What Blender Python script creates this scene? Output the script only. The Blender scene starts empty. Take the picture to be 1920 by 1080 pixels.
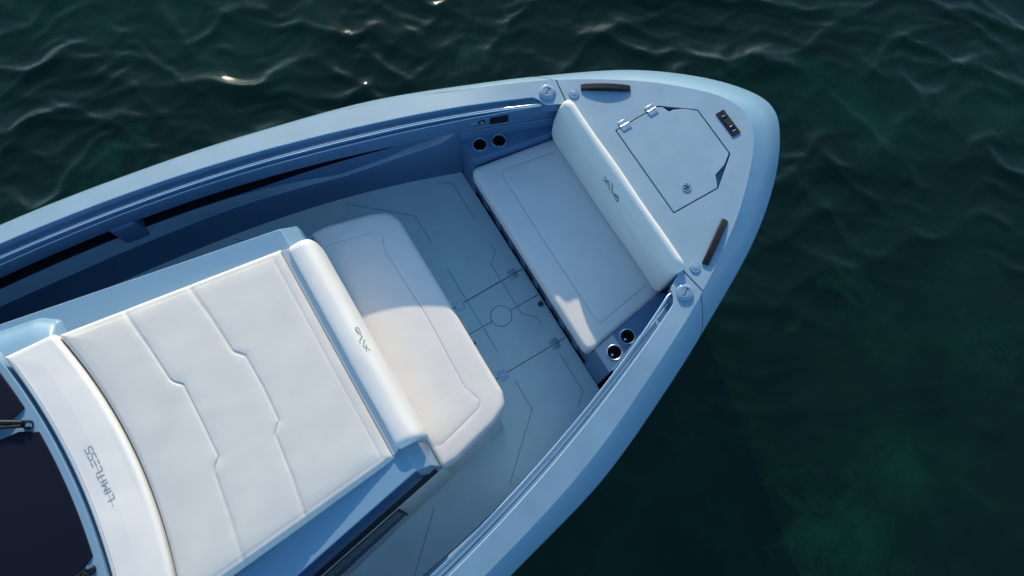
import bpy, bmesh, math, random
import numpy as np
from mathutils import Matrix, Vector
from mathutils.geometry import tessellate_polygon
random.seed(7)
rng = np.random.default_rng(11)
S = bpy.context.scene
COL = S.collection

# ------------------------------------------------------------------ camera
# boat frame = world frame: X forward to the bow, Y to port, Z up, cockpit sole at z = 0 (metres)
cam_d = bpy.data.cameras.new('camera'); cam = bpy.data.objects.new('camera', cam_d); COL.objects.link(cam)
right = Vector((0.8549655, -0.51822429, 0.02185366))
down = Vector((-0.49520929, -0.8280771, -0.26278522))
fwd = Vector((0.1542782, 0.21385016, -0.96460683))
cam.matrix_world = Matrix(((right.x, -down.x, -fwd.x, 0.028), (right.y, -down.y, -fwd.y, -1.1346),
                           (right.z, -down.z, -fwd.z, 5.0592), (0, 0, 0, 1)))
cam_d.sensor_width = 36; cam_d.lens = 1331.0 / 1920 * 36
cam_d.clip_start = 0.05; cam_d.clip_end = 3000
S.camera = cam

# ------------------------------------------------------------------ light
SUN_EL = math.radians(20.0)
SUN_H = Vector((0.41, 0.912, 0)).normalized()            # horizontal direction towards the sun
SUN = Vector((SUN_H.x * math.cos(SUN_EL), SUN_H.y * math.cos(SUN_EL), math.sin(SUN_EL)))
W = bpy.data.worlds.new('World'); S.world = W; W.use_nodes = True
nt = W.node_tree; nt.nodes.clear()
sky = nt.nodes.new('ShaderNodeTexSky'); sky.sky_type = 'NISHITA'; sky.sun_disc = False
sky.sun_elevation = SUN_EL; sky.sun_rotation = math.atan2(SUN_H.x, SUN_H.y)
sky.air_density = 1.0; sky.dust_density = 0.8; sky.ozone_density = 2.5
bg = nt.nodes.new('ShaderNodeBackground'); bg.inputs[1].default_value = 0.15
wo = nt.nodes.new('ShaderNodeOutputWorld')
tint = nt.nodes.new('ShaderNodeMix'); tint.data_type = 'RGBA'; tint.blend_type = 'MULTIPLY'; tint.inputs['Factor'].default_value = 1
tint.inputs[7].default_value = (.72, .95, 1.0, 1)      # clear, deep blue air
nt.links.new(sky.outputs[0], tint.inputs[6]); nt.links.new(tint.outputs[2], bg.inputs[0]); nt.links.new(bg.outputs[0], wo.inputs[0])
sd = bpy.data.lights.new('sun', 'SUN'); sd.energy = 2.85; sd.angle = math.radians(0.5); sd.color = (1.0, 0.79, 0.54)
so = bpy.data.objects.new('sun', sd); COL.objects.link(so)
so.rotation_euler = SUN.to_track_quat('Z', 'Y').to_euler(); so.location = (2, 8, 6)
S.view_settings.view_transform = 'Standard'; S.view_settings.look = 'None'
S.view_settings.exposure = 0.72; S.view_settings.gamma = 1.0

# ------------------------------------------------------------------ materials
def mat(name, col, rough=.5, metal=0., noise=0., nscale=8., bump=0., bscale=200., spec=.5, coat=0., bdetail=2.):
    m = bpy.data.materials.new(name); m.use_nodes = True
    t = m.node_tree; p = t.nodes['Principled BSDF']
    p.inputs['Base Color'].default_value = (*col, 1); p.inputs['Roughness'].default_value = rough
    p.inputs['Metallic'].default_value = metal; p.inputs['Specular IOR Level'].default_value = spec
    p.inputs['Coat Weight'].default_value = coat; p.inputs['Coat Roughness'].default_value = .08
    tc = t.nodes.new('ShaderNodeTexCoord')
    if noise:
        n = t.nodes.new('ShaderNodeTexNoise'); n.inputs['Scale'].default_value = nscale; n.inputs['Detail'].default_value = 6
        t.links.new(tc.outputs['Object'], n.inputs['Vector'])
        r = t.nodes.new('ShaderNodeMapRange'); r.inputs['From Min'].default_value = .3; r.inputs['From Max'].default_value = .7
        r.inputs['To Min'].default_value = 1 - noise; r.inputs['To Max'].default_value = 1 + noise
        t.links.new(n.outputs['Fac'], r.inputs['Value'])
        mx = t.nodes.new('ShaderNodeMix'); mx.data_type = 'RGBA'; mx.blend_type = 'MULTIPLY'; mx.inputs['Factor'].default_value = 1
        mx.inputs[6].default_value = (*col, 1); t.links.new(r.outputs[0], mx.inputs[7])
        t.links.new(mx.outputs[2], p.inputs['Base Color'])
        r2 = t.nodes.new('ShaderNodeMapRange'); r2.inputs['To Min'].default_value = max(0, rough - .08); r2.inputs['To Max'].default_value = rough + .08
        t.links.new(n.outputs['Fac'], r2.inputs['Value']); t.links.new(r2.outputs[0], p.inputs['Roughness'])
    if bump:
        b = t.nodes.new('ShaderNodeTexNoise'); b.inputs['Scale'].default_value = bscale; b.inputs['Detail'].default_value = bdetail
        t.links.new(tc.outputs['Object'], b.inputs['Vector'])
        bn = t.nodes.new('ShaderNodeBump'); bn.inputs['Strength'].default_value = bump; bn.inputs['Distance'].default_value = .002
        t.links.new(b.outputs['Fac'], bn.inputs['Height']); t.links.new(bn.outputs[0], p.inputs['Normal'])
    return m
GEL = mat('gelcoat_blue', (.185, .325, .455), .30, noise=0, nscale=3, spec=.5, coat=.2)
DECK = mat('nonskid_blue', (.235, .365, .465), .55, noise=.06, nscale=6, bump=.5, bscale=420)
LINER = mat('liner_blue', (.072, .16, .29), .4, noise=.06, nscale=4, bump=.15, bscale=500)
SOLE = mat('foam_sole', (.72, .83, .81), .7, noise=.05, nscale=4, bump=.5, bscale=500)
GROOVE = mat('foam_groove', (.25, .36, .43), .8)
VINYL = mat('vinyl_white', (.755, .735, .70), .58, noise=.03, nscale=7, bump=.18, bscale=700)
VINYLG = mat('vinyl_grey', (.60, .60, .59), .5, bump=.2, bscale=700)
VINYLP = mat('vinyl_pad', (.625, .615, .585), .6, noise=.04, nscale=5, bump=.18, bscale=700)
PIPE = mat('piping_white', (.80, .79, .77), .5)
STITCH = mat('stitch_grey', (.33, .34, .36), .7)
LETTER = mat('letter_grey', (.16, .20, .21), .6)
LETTER2 = mat('letter_pale_grey', (.28, .31, .32), .6)
BLACK = mat('black_plastic', (.012, .013, .016), .42, noise=.2, nscale=30, spec=.3)
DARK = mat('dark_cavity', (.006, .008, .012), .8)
CHROME = mat('stainless', (.78, .79, .80), .12, metal=1.)
BRUSH = mat('brushed_steel', (.50, .55, .62), .32, metal=1., noise=.1, nscale=40)
GLASS = mat('tinted_glass', (.006, .007, .016), .35, spec=.15)
SMOKE = mat('smoked_window', (.10, .10, .11), .2)
NAVY = mat('navy_gloss', (.022, .07, .16), .25)
EDGE = mat('edge_highlight', (.42, .58, .74), .2, coat=.6)  # pale colour stands in for the sky highlight along rounded edges
LENS = mat('pale_lens', (.20, .31, .44), .15, coat=.5)

# ------------------------------------------------------------------ helpers
def obj(name, verts, faces, m, parent=None, smooth=False, angle=None):
    me = bpy.data.meshes.new(name); me.from_pydata([tuple(map(float, v)) for v in verts], [], faces); me.update()
    bm = bmesh.new(); bm.from_mesh(me); bmesh.ops.remove_doubles(bm, verts=bm.verts, dist=1e-5)
    bmesh.ops.recalc_face_normals(bm, faces=bm.faces); bm.to_mesh(me); bm.free()
    if smooth or angle:
        me.polygons.foreach_set('use_smooth', [True] * len(me.polygons))
        if angle: me.set_sharp_from_angle(angle=math.radians(angle))
    me.materials.append(m)
    o = bpy.data.objects.new(name, me); COL.objects.link(o)
    if parent: o.parent = parent
    return o
def bevel(o, w=.004, seg=2, ang=35):
    b = o.modifiers.new('bevel', 'BEVEL'); b.width = w; b.segments = seg; b.limit_method = 'ANGLE'; b.angle_limit = math.radians(ang)
    b.harden_normals = False
    o.data.polygons.foreach_set('use_smooth', [True] * len(o.data.polygons)); o.data.set_sharp_from_angle(angle=math.radians(50))
    return o
def tag(o, label=None, cat=None, group=None, kind=None):
    if label: o['label'] = label
    if cat: o['category'] = cat
    if group: o['group'] = group
    if kind: o['kind'] = kind
    return o
def catmull(P, n):
    P = np.array(P, float); P = np.vstack([2 * P[0] - P[1], P, 2 * P[-1] - P[-2]]); out = []
    for i in range(1, len(P) - 2):
        p0, p1, p2, p3 = P[i - 1], P[i], P[i + 1], P[i + 2]
        for t in np.linspace(0, 1, n, endpoint=False):
            out.append(.5 * (2 * p1 + (p2 - p0) * t + (2 * p0 - 5 * p1 + 4 * p2 - p3) * t * t + (3 * p1 - p0 - 3 * p2 + p3) * t ** 3))
    out.append(P[-2]); return np.array(out)
def table(pts):
    c = catmull(pts, 12)
    return lambda x: np.interp(x, c[:, 0], c[:, 1])
def smooth_table(pts, deg=5):
    P = np.array(pts); c = np.polyfit(P[:, 0], P[:, 1], deg); lo, hi = P[0, 0], P[-1, 0]
    return lambda x: np.polyval(c, np.clip(x, lo, hi))
def loft(rows, closed=False):
    n = len(rows[0]); V = [p for r in rows for p in r]; F = []
    for i in range(len(rows) - 1):
        for j in range(n if closed else n - 1):
            k = (j + 1) % n
            F.append((i * n + j, i * n + k, (i + 1) * n + k, (i + 1) * n + j))
    return V, F
def mirror(V): return [(x, -y, z) for x, y, z in V]
def plate(name, outer, z, depth, m, parent=None, holes=(), bev=.003, seg=2, floor=False):
    """flat moulding: top at z (number or function of x,y), side walls going down by depth, holes with walls"""
    zf = z if callable(z) else (lambda x, y: z)
    df = depth if callable(depth) else (lambda x, y: depth)
    loops = [list(outer)] + [list(h) for h in holes]
    tri = tessellate_polygon([[Vector((p[0], p[1], 0)) for p in l] for l in loops])
    flat = [p for l in loops for p in l]; n = len(flat)
    V = [(x, y, zf(x, y)) for x, y in flat] + [(x, y, zf(x, y) - df(x, y)) for x, y in flat]
    F = [tuple(t) for t in tri] if (holes or callable(z)) else [tuple(range(n))]; o = 0
    for l in loops:
        k = len(l)
        for i in range(k): F.append((o + i, o + (i + 1) % k, n + o + (i + 1) % k, n + o + i))
        o += k
    if floor: F += [tuple(n + i for i in t) for t in tri]
    me_o = obj(name, V, F, m, parent)
    if bev: bevel(me_o, bev, seg)
    return me_o
def rpoly(pts, r, n=5):
    """polygon with rounded corners; r number or list"""
    out = []; N = len(pts)
    for i in range(N):
        p = Vector(pts[i]); a = Vector(pts[i - 1]); b = Vector(pts[(i + 1) % N]); rr = r[i] if isinstance(r, (list, tuple)) else r
        if rr <= 0: out.append((p.x, p.y)); continue
        u = (a - p).normalized(); v = (b - p).normalized()
        d = min(rr / max(.05, math.tan(max(.05, u.angle(v) / 2))), (a - p).length * .45, (b - p).length * .45)
        s, e = p + u * d, p + v * d
        for k in range(n + 1):
            t = k / n; q = s * (1 - t) ** 2 + p * 2 * t * (1 - t) + e * t * t
            out.append((q.x, q.y))
    return out
def circle(cx, cy, r, n=32): return [(cx + r * math.cos(2 * math.pi * k / n), cy + r * math.sin(2 * math.pi * k / n)) for k in range(n)]
def tube(name, path, r, m, parent=None, seg=10, cap=True):
    P = [Vector(p) for p in path]; rows = []
    for i, p in enumerate(P):
        t = (P[min(i + 1, len(P) - 1)] - P[max(i - 1, 0)]).normalized()
        a = t.cross(Vector((0, 0, 1)));
        if a.length < .01: a = t.cross(Vector((1, 0, 0)))
        a.normalize(); b = t.cross(a)
        rows.append([tuple(p + a * r * math.cos(2 * math.pi * k / seg) + b * r * math.sin(2 * math.pi * k / seg)) for k in range(seg)])
    V, F = loft(rows, True)
    if cap: F += [tuple(range(seg)), tuple(range(len(V) - seg, len(V)))]
    return obj(name, V, F, m, parent, angle=50)
def lathe(name, prof, c, m, parent=None, seg=32, xdir=None):
    rows = [[(c[0] + r * math.cos(2 * math.pi * k / seg), c[1] + r * math.sin(2 * math.pi * k / seg), c[2] + z) for k in range(seg)] for r, z in prof]
    V, F = loft(rows, True)
    return obj(name, V, F, m, parent, angle=40)
def box(name, c, s, m, parent=None, rz=0., bev=.002, seg=2):
    V = [(sx * s[0] / 2, sy * s[1] / 2, sz * s[2] / 2) for sx in (-1, 1) for sy in (-1, 1) for sz in (-1, 1)]
    cs, sn = math.cos(rz), math.sin(rz)
    V = [(c[0] + x * cs - y * sn, c[1] + x * sn + y * cs, c[2] + z) for x, y, z in V]
    F = [(0, 1, 3, 2), (4, 6, 7, 5), (0, 4, 5, 1), (2, 3, 7, 6), (0, 2, 6, 4), (1, 5, 7, 3)]
    o = obj(name, V, F, m, parent)
    if bev: bevel(o, bev, seg)
    return o
def strip(name, path, w, zf, m, parent=None, h=.0015):
    """thin raised line that follows a surface zf(x,y)"""
    P = [Vector((p[0], p[1])) for p in path]; V = []; F = []
    for i, p in enumerate(P):
        t1 = (P[i] - P[i - 1]).normalized() if i else None
        t2 = (P[i + 1] - P[i]).normalized() if i < len(P) - 1 else None
        t = ((t1 or t2) + (t2 or t1)).normalized(); nn = Vector((-t.y, t.x))
        for s, dz in ((-1, -h), (-1, h), (1, h), (1, -h)):
            q = p + nn * s * w / 2; V.append((q.x, q.y, zf(q.x, q.y) + dz))
    k = 4
    for i in range(len(P) - 1):
        for j in range(4): F.append((i * k + j, i * k + (j + 1) % 4, (i + 1) * k + (j + 1) % 4, (i + 1) * k + j))
    F += [(0, 1, 2, 3), tuple(range(len(V) - 4, len(V)))]
    return obj(name, V, F, m, parent)
def resample(path, step):
    P = np.array(path, float); out = [P[0]]
    for a, b in zip(P[:-1], P[1:]):
        n = max(1, int(np.linalg.norm(b - a) / step))
        for k in range(1, n + 1): out.append(a + (b - a) * k / n)
    return [tuple(p) for p in out]
_wk = [(rng.normal(size=2), rng.uniform(0, 6.28)) for _ in range(60)]
def wob(x, y, k0, n0=0, n=10):
    """cheap smooth noise about -1..1"""
    s = 0
    for (d, ph) in _wk[n0:n0 + n]: s = s + np.sin((x * d[0] + y * d[1]) * k0 + ph)
    return s / math.sqrt(n) / 1.2
def segdist(X, Y, path):
    D = np.full(X.shape, 1e9)
    for (ax, ay), (bx, by) in zip(path[:-1], path[1:]):
        dx, dy = bx - ax, by - ay; L = dx * dx + dy * dy + 1e-12
        t = np.clip(((X - ax) * dx + (Y - ay) * dy) / L, 0, 1)
        D = np.minimum(D, np.hypot(X - ax - t * dx, Y - ay - t * dy))
    return D
class Pad:
    """upholstered cushion grown from an outline: rolled edge, crown, stitched grooves, creases"""
    def __init__(s, outline, base, T, r, crown=.015, seams=(), wr=.002, seed=0, L=.12):
        s.o = list(outline); s.base = base; s.T = T; s.r = r; s.crown = crown; s.seams = seams; s.wr = wr; s.seed = seed; s.L = L
    def h(s, X, Y):
        X = np.asarray(X, float); Y = np.asarray(Y, float)
        d = segdist(X, Y, s.o + [s.o[0]]); r = s.r
        e = np.clip(d, 0, r)
        z = s.T - r + np.sqrt(np.maximum(r * r - (r - e) ** 2, 0)) + s.crown * (1 - np.exp(-np.maximum(d - r, 0) / s.L))
        fade = np.clip(d / (r + .02), 0, 1)
        z = z + s.wr * wob(X, Y, 5, s.seed) * fade + s.wr * .40 * wob(X, Y, 11, s.seed + 10) * fade + s.wr * .08 * wob(X, Y, 28, s.seed + 20) * fade
        for path, dep, w in s.seams:
            q = segdist(X, Y, path); z = z - dep * np.exp(-(q / w) ** 2) - dep * .5 * np.exp(-(q / (w * 5)) ** 2) + dep * .10 * wob(X, Y, 26, 40) * np.exp(-((q - w * 3) / (w * 3)) ** 2)
        return z
    def z(s, x, y): return float(s.base(x, y) + s.h(np.array([x]), np.array([y]))[0])
    def build(s, name, m, N=360, M=60):
        o = np.array(s.o + [s.o[0]]); L = np.r_[0, np.cumsum(np.hypot(*np.diff(o, axis=0).T))]
        t = np.linspace(0, L[-1], N, endpoint=False); O = np.stack([np.interp(t, L, o[:, 0]), np.interp(t, L, o[:, 1])], 1)
        c = O.mean(0); R = np.abs(O - c).min(1).max()
        hw = min(np.ptp(o[:, 0]), np.ptp(o[:, 1])) / 2
        sr = list((1 - np.cos(np.linspace(0, math.pi / 2, 9))) * s.r * 1.05 / hw)
        sr += list(np.linspace(sr[-1], 1, M + 1)[1:])
        rows = [[(x, y, s.base(x, y)) for x, y in O]]
        for k in sr[:-1]:
            Q = c + (O - c) * (1 - k); H = s.h(Q[:, 0], Q[:, 1])
            rows.append([(q[0], q[1], s.base(q[0], q[1]) + hh) for q, hh in zip(Q, H)])
        V, F = loft(rows, True)
        V.append((c[0], c[1], s.z(c[0], c[1]))); b = len(V) - 1 - N
        F += [(b + j, b + (j + 1) % N, len(V) - 1) for j in range(N)]
        F.append(tuple(range(N)))
        return obj(name, V, F, m, None, angle=70)

# ------------------------------------------------------------------ water, sea bed
WZ = -0.47
ax = np.concatenate([-np.geomspace(900, 7.3, 34), np.arange(-7.2, 7.2, .026), np.geomspace(7.3, 900, 34)])
ay = ax.copy()
X, Y = np.meshgrid(ax + .6, ay + .3, indexing='ij')
gx = np.gradient(ax); spacing = np.maximum(gx[:, None], gx[None, :])
WD = np.array((.50, .866))                                # waves run across the hull towards the boat
def ridge(p): return 1 - np.abs(np.sin(p / 2))
wx = X + .12 * np.sin(1.9 * Y + .7 * X + 1.) + .09 * np.sin(3.1 * X - 1.3 * Y) + .045 * np.sin(7.3 * X + 5.1 * Y) + .02 * np.sin(15 * X - 11 * Y)
wy = Y + .12 * np.sin(1.7 * X - .6 * Y + 2.) + .08 * np.sin(2.6 * Y + 2.2 * X) + .045 * np.sin(7.1 * X - 6.2 * Y + 1) + .02 * np.sin(13 * X + 12 * Y)
H = np.zeros_like(X)
wind = X * WD[0] + Y * WD[1]
lee = .32 + .68 / (1 + np.exp(-(wind - .2) * 2.2))        # calmer water in the lee of the hull
for lam, amp, ang, sharp in ((2.9, .030, .02, 1.3), (1.55, .030, -.20, 1.7), (.98, .044, .24, 2.2), (.71, .036, -.14, 2.4), (.55, .026, .62, 2.4), (.43, .023, -.70, 2.2), (.34, .016, .30, 2.0), (.26, .011, -.35, 1.8), (.19, .0075, .8, 1.5), (.145, .0058, -.1, 1.3), (.108, .0040, .4, 1.2), (.083, .0028, -.5, 1.1)):
    a = math.atan2(WD[1], WD[0]) + ang; k = 2 * math.pi / lam; ph = rng.uniform(0, 6.28)
    p = k * (wx * math.cos(a) + wy * math.sin(a)) + ph
    side = X * math.sin(a) - Y * math.cos(a)
    env = np.clip(.38 + .55 * np.sin(1.45 / lam * side + ph * 3 + .8 * np.sin(.7 * X / lam)) + .35 * np.sin(.8 / lam * wind + ph), .04, 1)
    H += .80 * amp * env * lee * np.where(spacing < lam / 3, 1, 0) * (ridge(p) ** sharp - .3)
n0, n1 = X.shape
V = np.stack([X, Y, WZ + H], -1).reshape(-1, 3)
idx = np.arange(n0 * n1).reshape(n0, n1)
Fq = np.stack([idx[:-1, :-1], idx[1:, :-1], idx[1:, 1:], idx[:-1, 1:]], -1).reshape(-1, 4)
me = bpy.data.meshes.new('water'); me.vertices.add(len(V)); me.vertices.foreach_set('co', V.ravel())
me.loops.add(Fq.size); me.loops.foreach_set('vertex_index', Fq.ravel().astype(np.int32))
me.polygons.add(len(Fq)); me.polygons.foreach_set('loop_start', np.arange(0, Fq.size, 4, dtype=np.int32))
me.polygons.foreach_set('use_smooth', np.ones(len(Fq), bool)); me.update(calc_edges=True)
water = bpy.data.objects.new('water', me); COL.objects.link(water); tag(water, 'dark green rippled sea around the boat', 'water', kind='structure')
wm = bpy.data.materials.new('sea_water'); wm.use_nodes = True; t = wm.node_tree; t.nodes.clear()
out = t.nodes.new('ShaderNodeOutputMaterial'); tc = t.nodes.new('ShaderNodeTexCoord')
def node(tp, **kw):
    n = t.nodes.new(tp)
    for k, v in kw.items(): n.inputs[k].default_value = v
    return n
mp = node('ShaderNodeMapping'); mp.inputs['Rotation'].default_value = (0, 0, math.radians(-62)); mp.inputs['Scale'].default_value = (1, .42, 1)
t.links.new(tc.outputs['Object'], mp.inputs[0])
nz0 = node('ShaderNodeTexNoise', Scale=2.6, Detail=6., Roughness=.55, Distortion=.8); nz0.noise_type = 'RIDGED_MULTIFRACTAL'; t.links.new(mp.outputs[0], nz0.inputs['Vector'])
nz1 = node('ShaderNodeTexNoise', Scale=19., Detail=7., Roughness=.66, Distortion=.6); t.links.new(mp.outputs[0], nz1.inputs['Vector'])
nz2 = node('ShaderNodeTexNoise', Scale=.9, Detail=3.); t.links.new(tc.outputs['Object'], nz2.inputs['Vector'])
mask = node('ShaderNodeMapRange'); mask.inputs['From Min'].default_value = .42; mask.inputs['From Max'].default_value = .64; t.links.new(nz2.outputs['Fac'], mask.inputs['Value'])
geo = node('ShaderNodeNewGeometry'); sx = node('ShaderNodeSeparateXYZ'); t.links.new(geo.outputs['Position'], sx.inputs[0])
crest = node('ShaderNodeMapRange'); crest.inputs['From Min'].default_value = WZ - .005; crest.inputs['From Max'].default_value = WZ + .055; t.links.new(sx.outputs['Z'], crest.inputs['Value'])
bs1 = node('ShaderNodeMath'); bs1.operation = 'MULTIPLY'; t.links.new(mask.outputs[0], bs1.inputs[0]); t.links.new(crest.outputs[0], bs1.inputs[1])
bst = node('ShaderNodeMath'); bst.operation = 'MULTIPLY_ADD'; bst.inputs[1].default_value = .70; bst.inputs[2].default_value = .17; t.links.new(bs1.outputs[0], bst.inputs[0])
bp0 = node('ShaderNodeBump', Distance=.022); t.links.new(bst.outputs[0], bp0.inputs['Strength']); t.links.new(nz0.outputs['Fac'], bp0.inputs['Height'])
bp = node('ShaderNodeBump', Distance=.02); t.links.new(bst.outputs[0], bp.inputs['Strength']); t.links.new(nz1.outputs['Fac'], bp.inputs['Height']); t.links.new(bp0.outputs[0], bp.inputs['Normal'])
fr = node('ShaderNodeFresnel', IOR=1.34); t.links.new(bp.outputs[0], fr.inputs['Normal'])
gl = node('ShaderNodeBsdfGlossy', Roughness=.04); t.links.new(bp.outputs[0], gl.inputs['Normal'])
gl2 = node('ShaderNodeBsdfGlossy', Roughness=.24); t.links.new(bp.outputs[0], gl2.inputs['Normal'])
mg = node('ShaderNodeMixShader', Fac=.03); t.links.new(gl.outputs[0], mg.inputs[1]); t.links.new(gl2.outputs[0], mg.inputs[2])
nm = node('ShaderNodeTexNoise', Scale=.55, Detail=5., Roughness=.6, Distortion=.5); t.links.new(tc.outputs['Object'], nm.inputs['Vector'])
cm = node('ShaderNodeValToRGB'); cm.color_ramp.elements[0].position = .40; cm.color_ramp.elements[0].color = (.008, .036, .023, 1)
cm.color_ramp.elements[1].position = .68; cm.color_ramp.elements[1].color = (.016, .080, .050, 1); t.links.new(nm.outputs['Fac'], cm.inputs[0])
murk = node('ShaderNodeBsdfDiffuse'); t.links.new(cm.outputs[0], murk.inputs['Color'])
tr = node('ShaderNodeBsdfTransparent', Color=(.31, .74, .52, 1))
m1 = node('ShaderNodeMixShader', Fac=.18); t.links.new(tr.outputs[0], m1.inputs[1]); t.links.new(murk.outputs[0], m1.inputs[2])
m2 = node('ShaderNodeMixShader'); t.links.new(fr.outputs[0], m2.inputs[0]); t.links.new(m1.outputs[0], m2.inputs[1]); t.links.new(mg.outputs[0], m2.inputs[2])
t.links.new(m2.outputs[0], out.inputs[0]); me.materials.append(wm)
# sea bed: sandy patches between weed, about two metres down
bx = np.concatenate([-np.geomspace(900, 12.5, 20), np.arange(-12, 12, .12), np.geomspace(12.5, 900, 20)])
X, Y = np.meshgrid(bx, bx, indexing='ij')
Zb = -2.6 + .16 * wob(X, Y, 1.3, 0) + .07 * wob(X, Y, 4.5, 20) + .03 * wob(X, Y, 11, 30)
V = np.stack([X, Y, Zb], -1).reshape(-1, 3); idx = np.arange(X.size).reshape(X.shape)
Fq = np.stack([idx[:-1, :-1], idx[1:, :-1], idx[1:, 1:], idx[:-1, 1:]], -1).reshape(-1, 4)
me = bpy.data.meshes.new('seabed'); me.from_pydata(V.tolist(), [], Fq.tolist()); me.polygons.foreach_set('use_smooth', [True] * len(Fq))
bed = bpy.data.objects.new('seabed', me); COL.objects.link(bed); tag(bed, 'weedy sea bed with pale sandy patches under the water', 'sea bed', kind='structure')
sm = bpy.data.materials.new('weed_and_sand'); sm.use_nodes = True; t = sm.node_tree; p = t.nodes['Principled BSDF']; p.inputs['Roughness'].default_value = .9
tc = t.nodes.new('ShaderNodeTexCoord')
na = node('ShaderNodeTexNoise', Scale=.55, Detail=7., Roughness=.62, Distortion=.4); t.links.new(tc.outputs['Object'], na.inputs['Vector'])
cr = node('ShaderNodeValToRGB'); e = cr.color_ramp.elements
e[0].position = .47; e[0].color = (.016, .042, .028, 1); e[1].position = .70; e[1].color = (.11, .24, .14, 1)
q = e.new(.56); q.color = (.035, .085, .05, 1)
t.links.new(na.outputs['Fac'], cr.inputs[0])
nb = node('ShaderNodeTexNoise', Scale=2.2, Detail=9., Roughness=.68, Distortion=.9); t.links.new(tc.outputs['Object'], nb.inputs['Vector'])
acc = None      # pale sandy clearings in the weed
for cx_, cy_, rr_ in ((3.72, -3.12, .50), (2.75, -3.45, .85), (-1.9, 4.4, .95), (2.55, 3.5, .9), (5.6, -2.6, .9), (4.6, -1.4, .55)):
    vd = node('ShaderNodeVectorMath'); vd.operation = 'DISTANCE'; t.links.new(tc.outputs['Object'], vd.inputs[0]); vd.inputs[1].default_value = (cx_, cy_, -2.6)
    mr = node('ShaderNodeMapRange'); mr.inputs['From Min'].default_value = 0; mr.inputs['From Max'].default_value = rr_ * 1.35; mr.inputs['To Min'].default_value = .40 if rr_ != .9 and rr_ != .95 else .30; mr.inputs['To Max'].default_value = 0
    t.links.new(vd.outputs['Value'], mr.inputs['Value'])
    if acc is None: acc = mr.outputs[0]
    else:
        mx_ = node('ShaderNodeMath'); mx_.operation = 'MAXIMUM'; t.links.new(acc, mx_.inputs[0]); t.links.new(mr.outputs[0], mx_.inputs[1]); acc = mx_.outputs[0]
ad = node('ShaderNodeMath'); ad.operation = 'ADD'; t.links.new(acc, ad.inputs[0]); t.links.new(nb.outputs['Fac'], ad.inputs[1])
mk = node('ShaderNodeMapRange'); mk.inputs['From Min'].default_value = .70; mk.inputs['From Max'].default_value = .94; t.links.new(ad.outputs[0], mk.inputs['Value'])
mc = node('ShaderNodeMix'); mc.data_type = 'RGBA'; t.links.new(mk.outputs[0], mc.inputs['Factor']); t.links.new(cr.outputs[0], mc.inputs[6]); mc.inputs[7].default_value = (.22, .33, .21, 1)
t.links.new(mc.outputs[2], p.inputs['Base Color']); me.materials.append(sm)

# ================================================================== THE BOAT
boat = bpy.data.objects.new('motorboat', None); COL.objects.link(boat); boat.location = (0, 0, 0)
tag(boat, 'light blue open motorboat seen from above, pointed bow to the right', 'motorboat')
ZT = lambda x, y=0: float(np.interp(x, [-5, -1.8, 0, .45, .9, 1.3, 1.66], [.886, .890, .899, .909, .928, .944, .955]))

crease_k = [(-5, 1.71), (-3.0, 1.775), (-1.79, 1.745), (-.77, 1.62), (0, 1.468), (.6, 1.298), (1.2, 1.051), (1.66, .832), (2.1, .567), (2.4, .318), (2.55, .14), (2.588, 0)]
outer_k = [(-5, 1.80, .62), (-3.0, 1.89, .64), (-1.8, 1.87, .66), (-.77, 1.745, .68), (0, 1.59, .70), (.6, 1.447, .70), (1.2, 1.209, .735), (1.68, .985, .775), (2.18, .725, .80), (2.56, .455, .79), (2.80, .20, .785), (2.885, 0, .78)]
nK = len(crease_k)
CB = lambda x: float(np.interp(x, [1.0, 1.42], [1, 0]))    # how far the gunwale top is cambered
ck = [(x, y, ZT(x) - .007 * CB(x)) for x, y in crease_k]
full = lambda k: catmull(list(k) + [(x, -y, z) for x, y, z in reversed(k[:-1])], 10)
CR, OU = full(ck), full(outer_k)
def below(z, shrink_k): # lower hull lines (topside tucks in towards the waterline, stem rakes aft)
    k = [(x if x < 1.2 else x - (x - 1.2) * rake, y * s, z) for (x, y, _), s, rake in shrink_k]
    return full(k)
sh = lambda s_aft, s_bow, rake: [(outer_k[i], s_aft + (s_bow - s_aft) * max(0, (outer_k[i][0] + 1) / 3.9) ** 1.3, rake) for i in range(nK)]
rails = [CR]
for tt in (.12, .3, .5, .68, .84, .95):
    ctrl = CR + (OU - CR) * np.array((.58, .58, .38)); rails.append((1 - tt) ** 2 * CR + 2 * tt * (1 - tt) * ctrl + tt * tt * OU)
rails += [OU, OU * np.array((.9995, .999, 1)) - np.array((0, 0, .05)), below(.50, sh(.985, .93, .06)), below(.15, sh(.95, .72, .16)), below(-.25, sh(.90, .45, .28)), below(-.75, sh(.62, .10, .42)), below(-.95, sh(.02, .02, .46))]
V, F = loft([list(map(tuple, r)) for r in rails])
hull = obj('hull', V, F, GEL, boat, angle=40)
# transom far aft
tr_pts = [tuple(r[0]) for r in rails]; tr = tr_pts + mirror(tr_pts)[::-1]
obj('transom', tr, [tuple(range(len(tr)))], GEL, boat)

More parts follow.
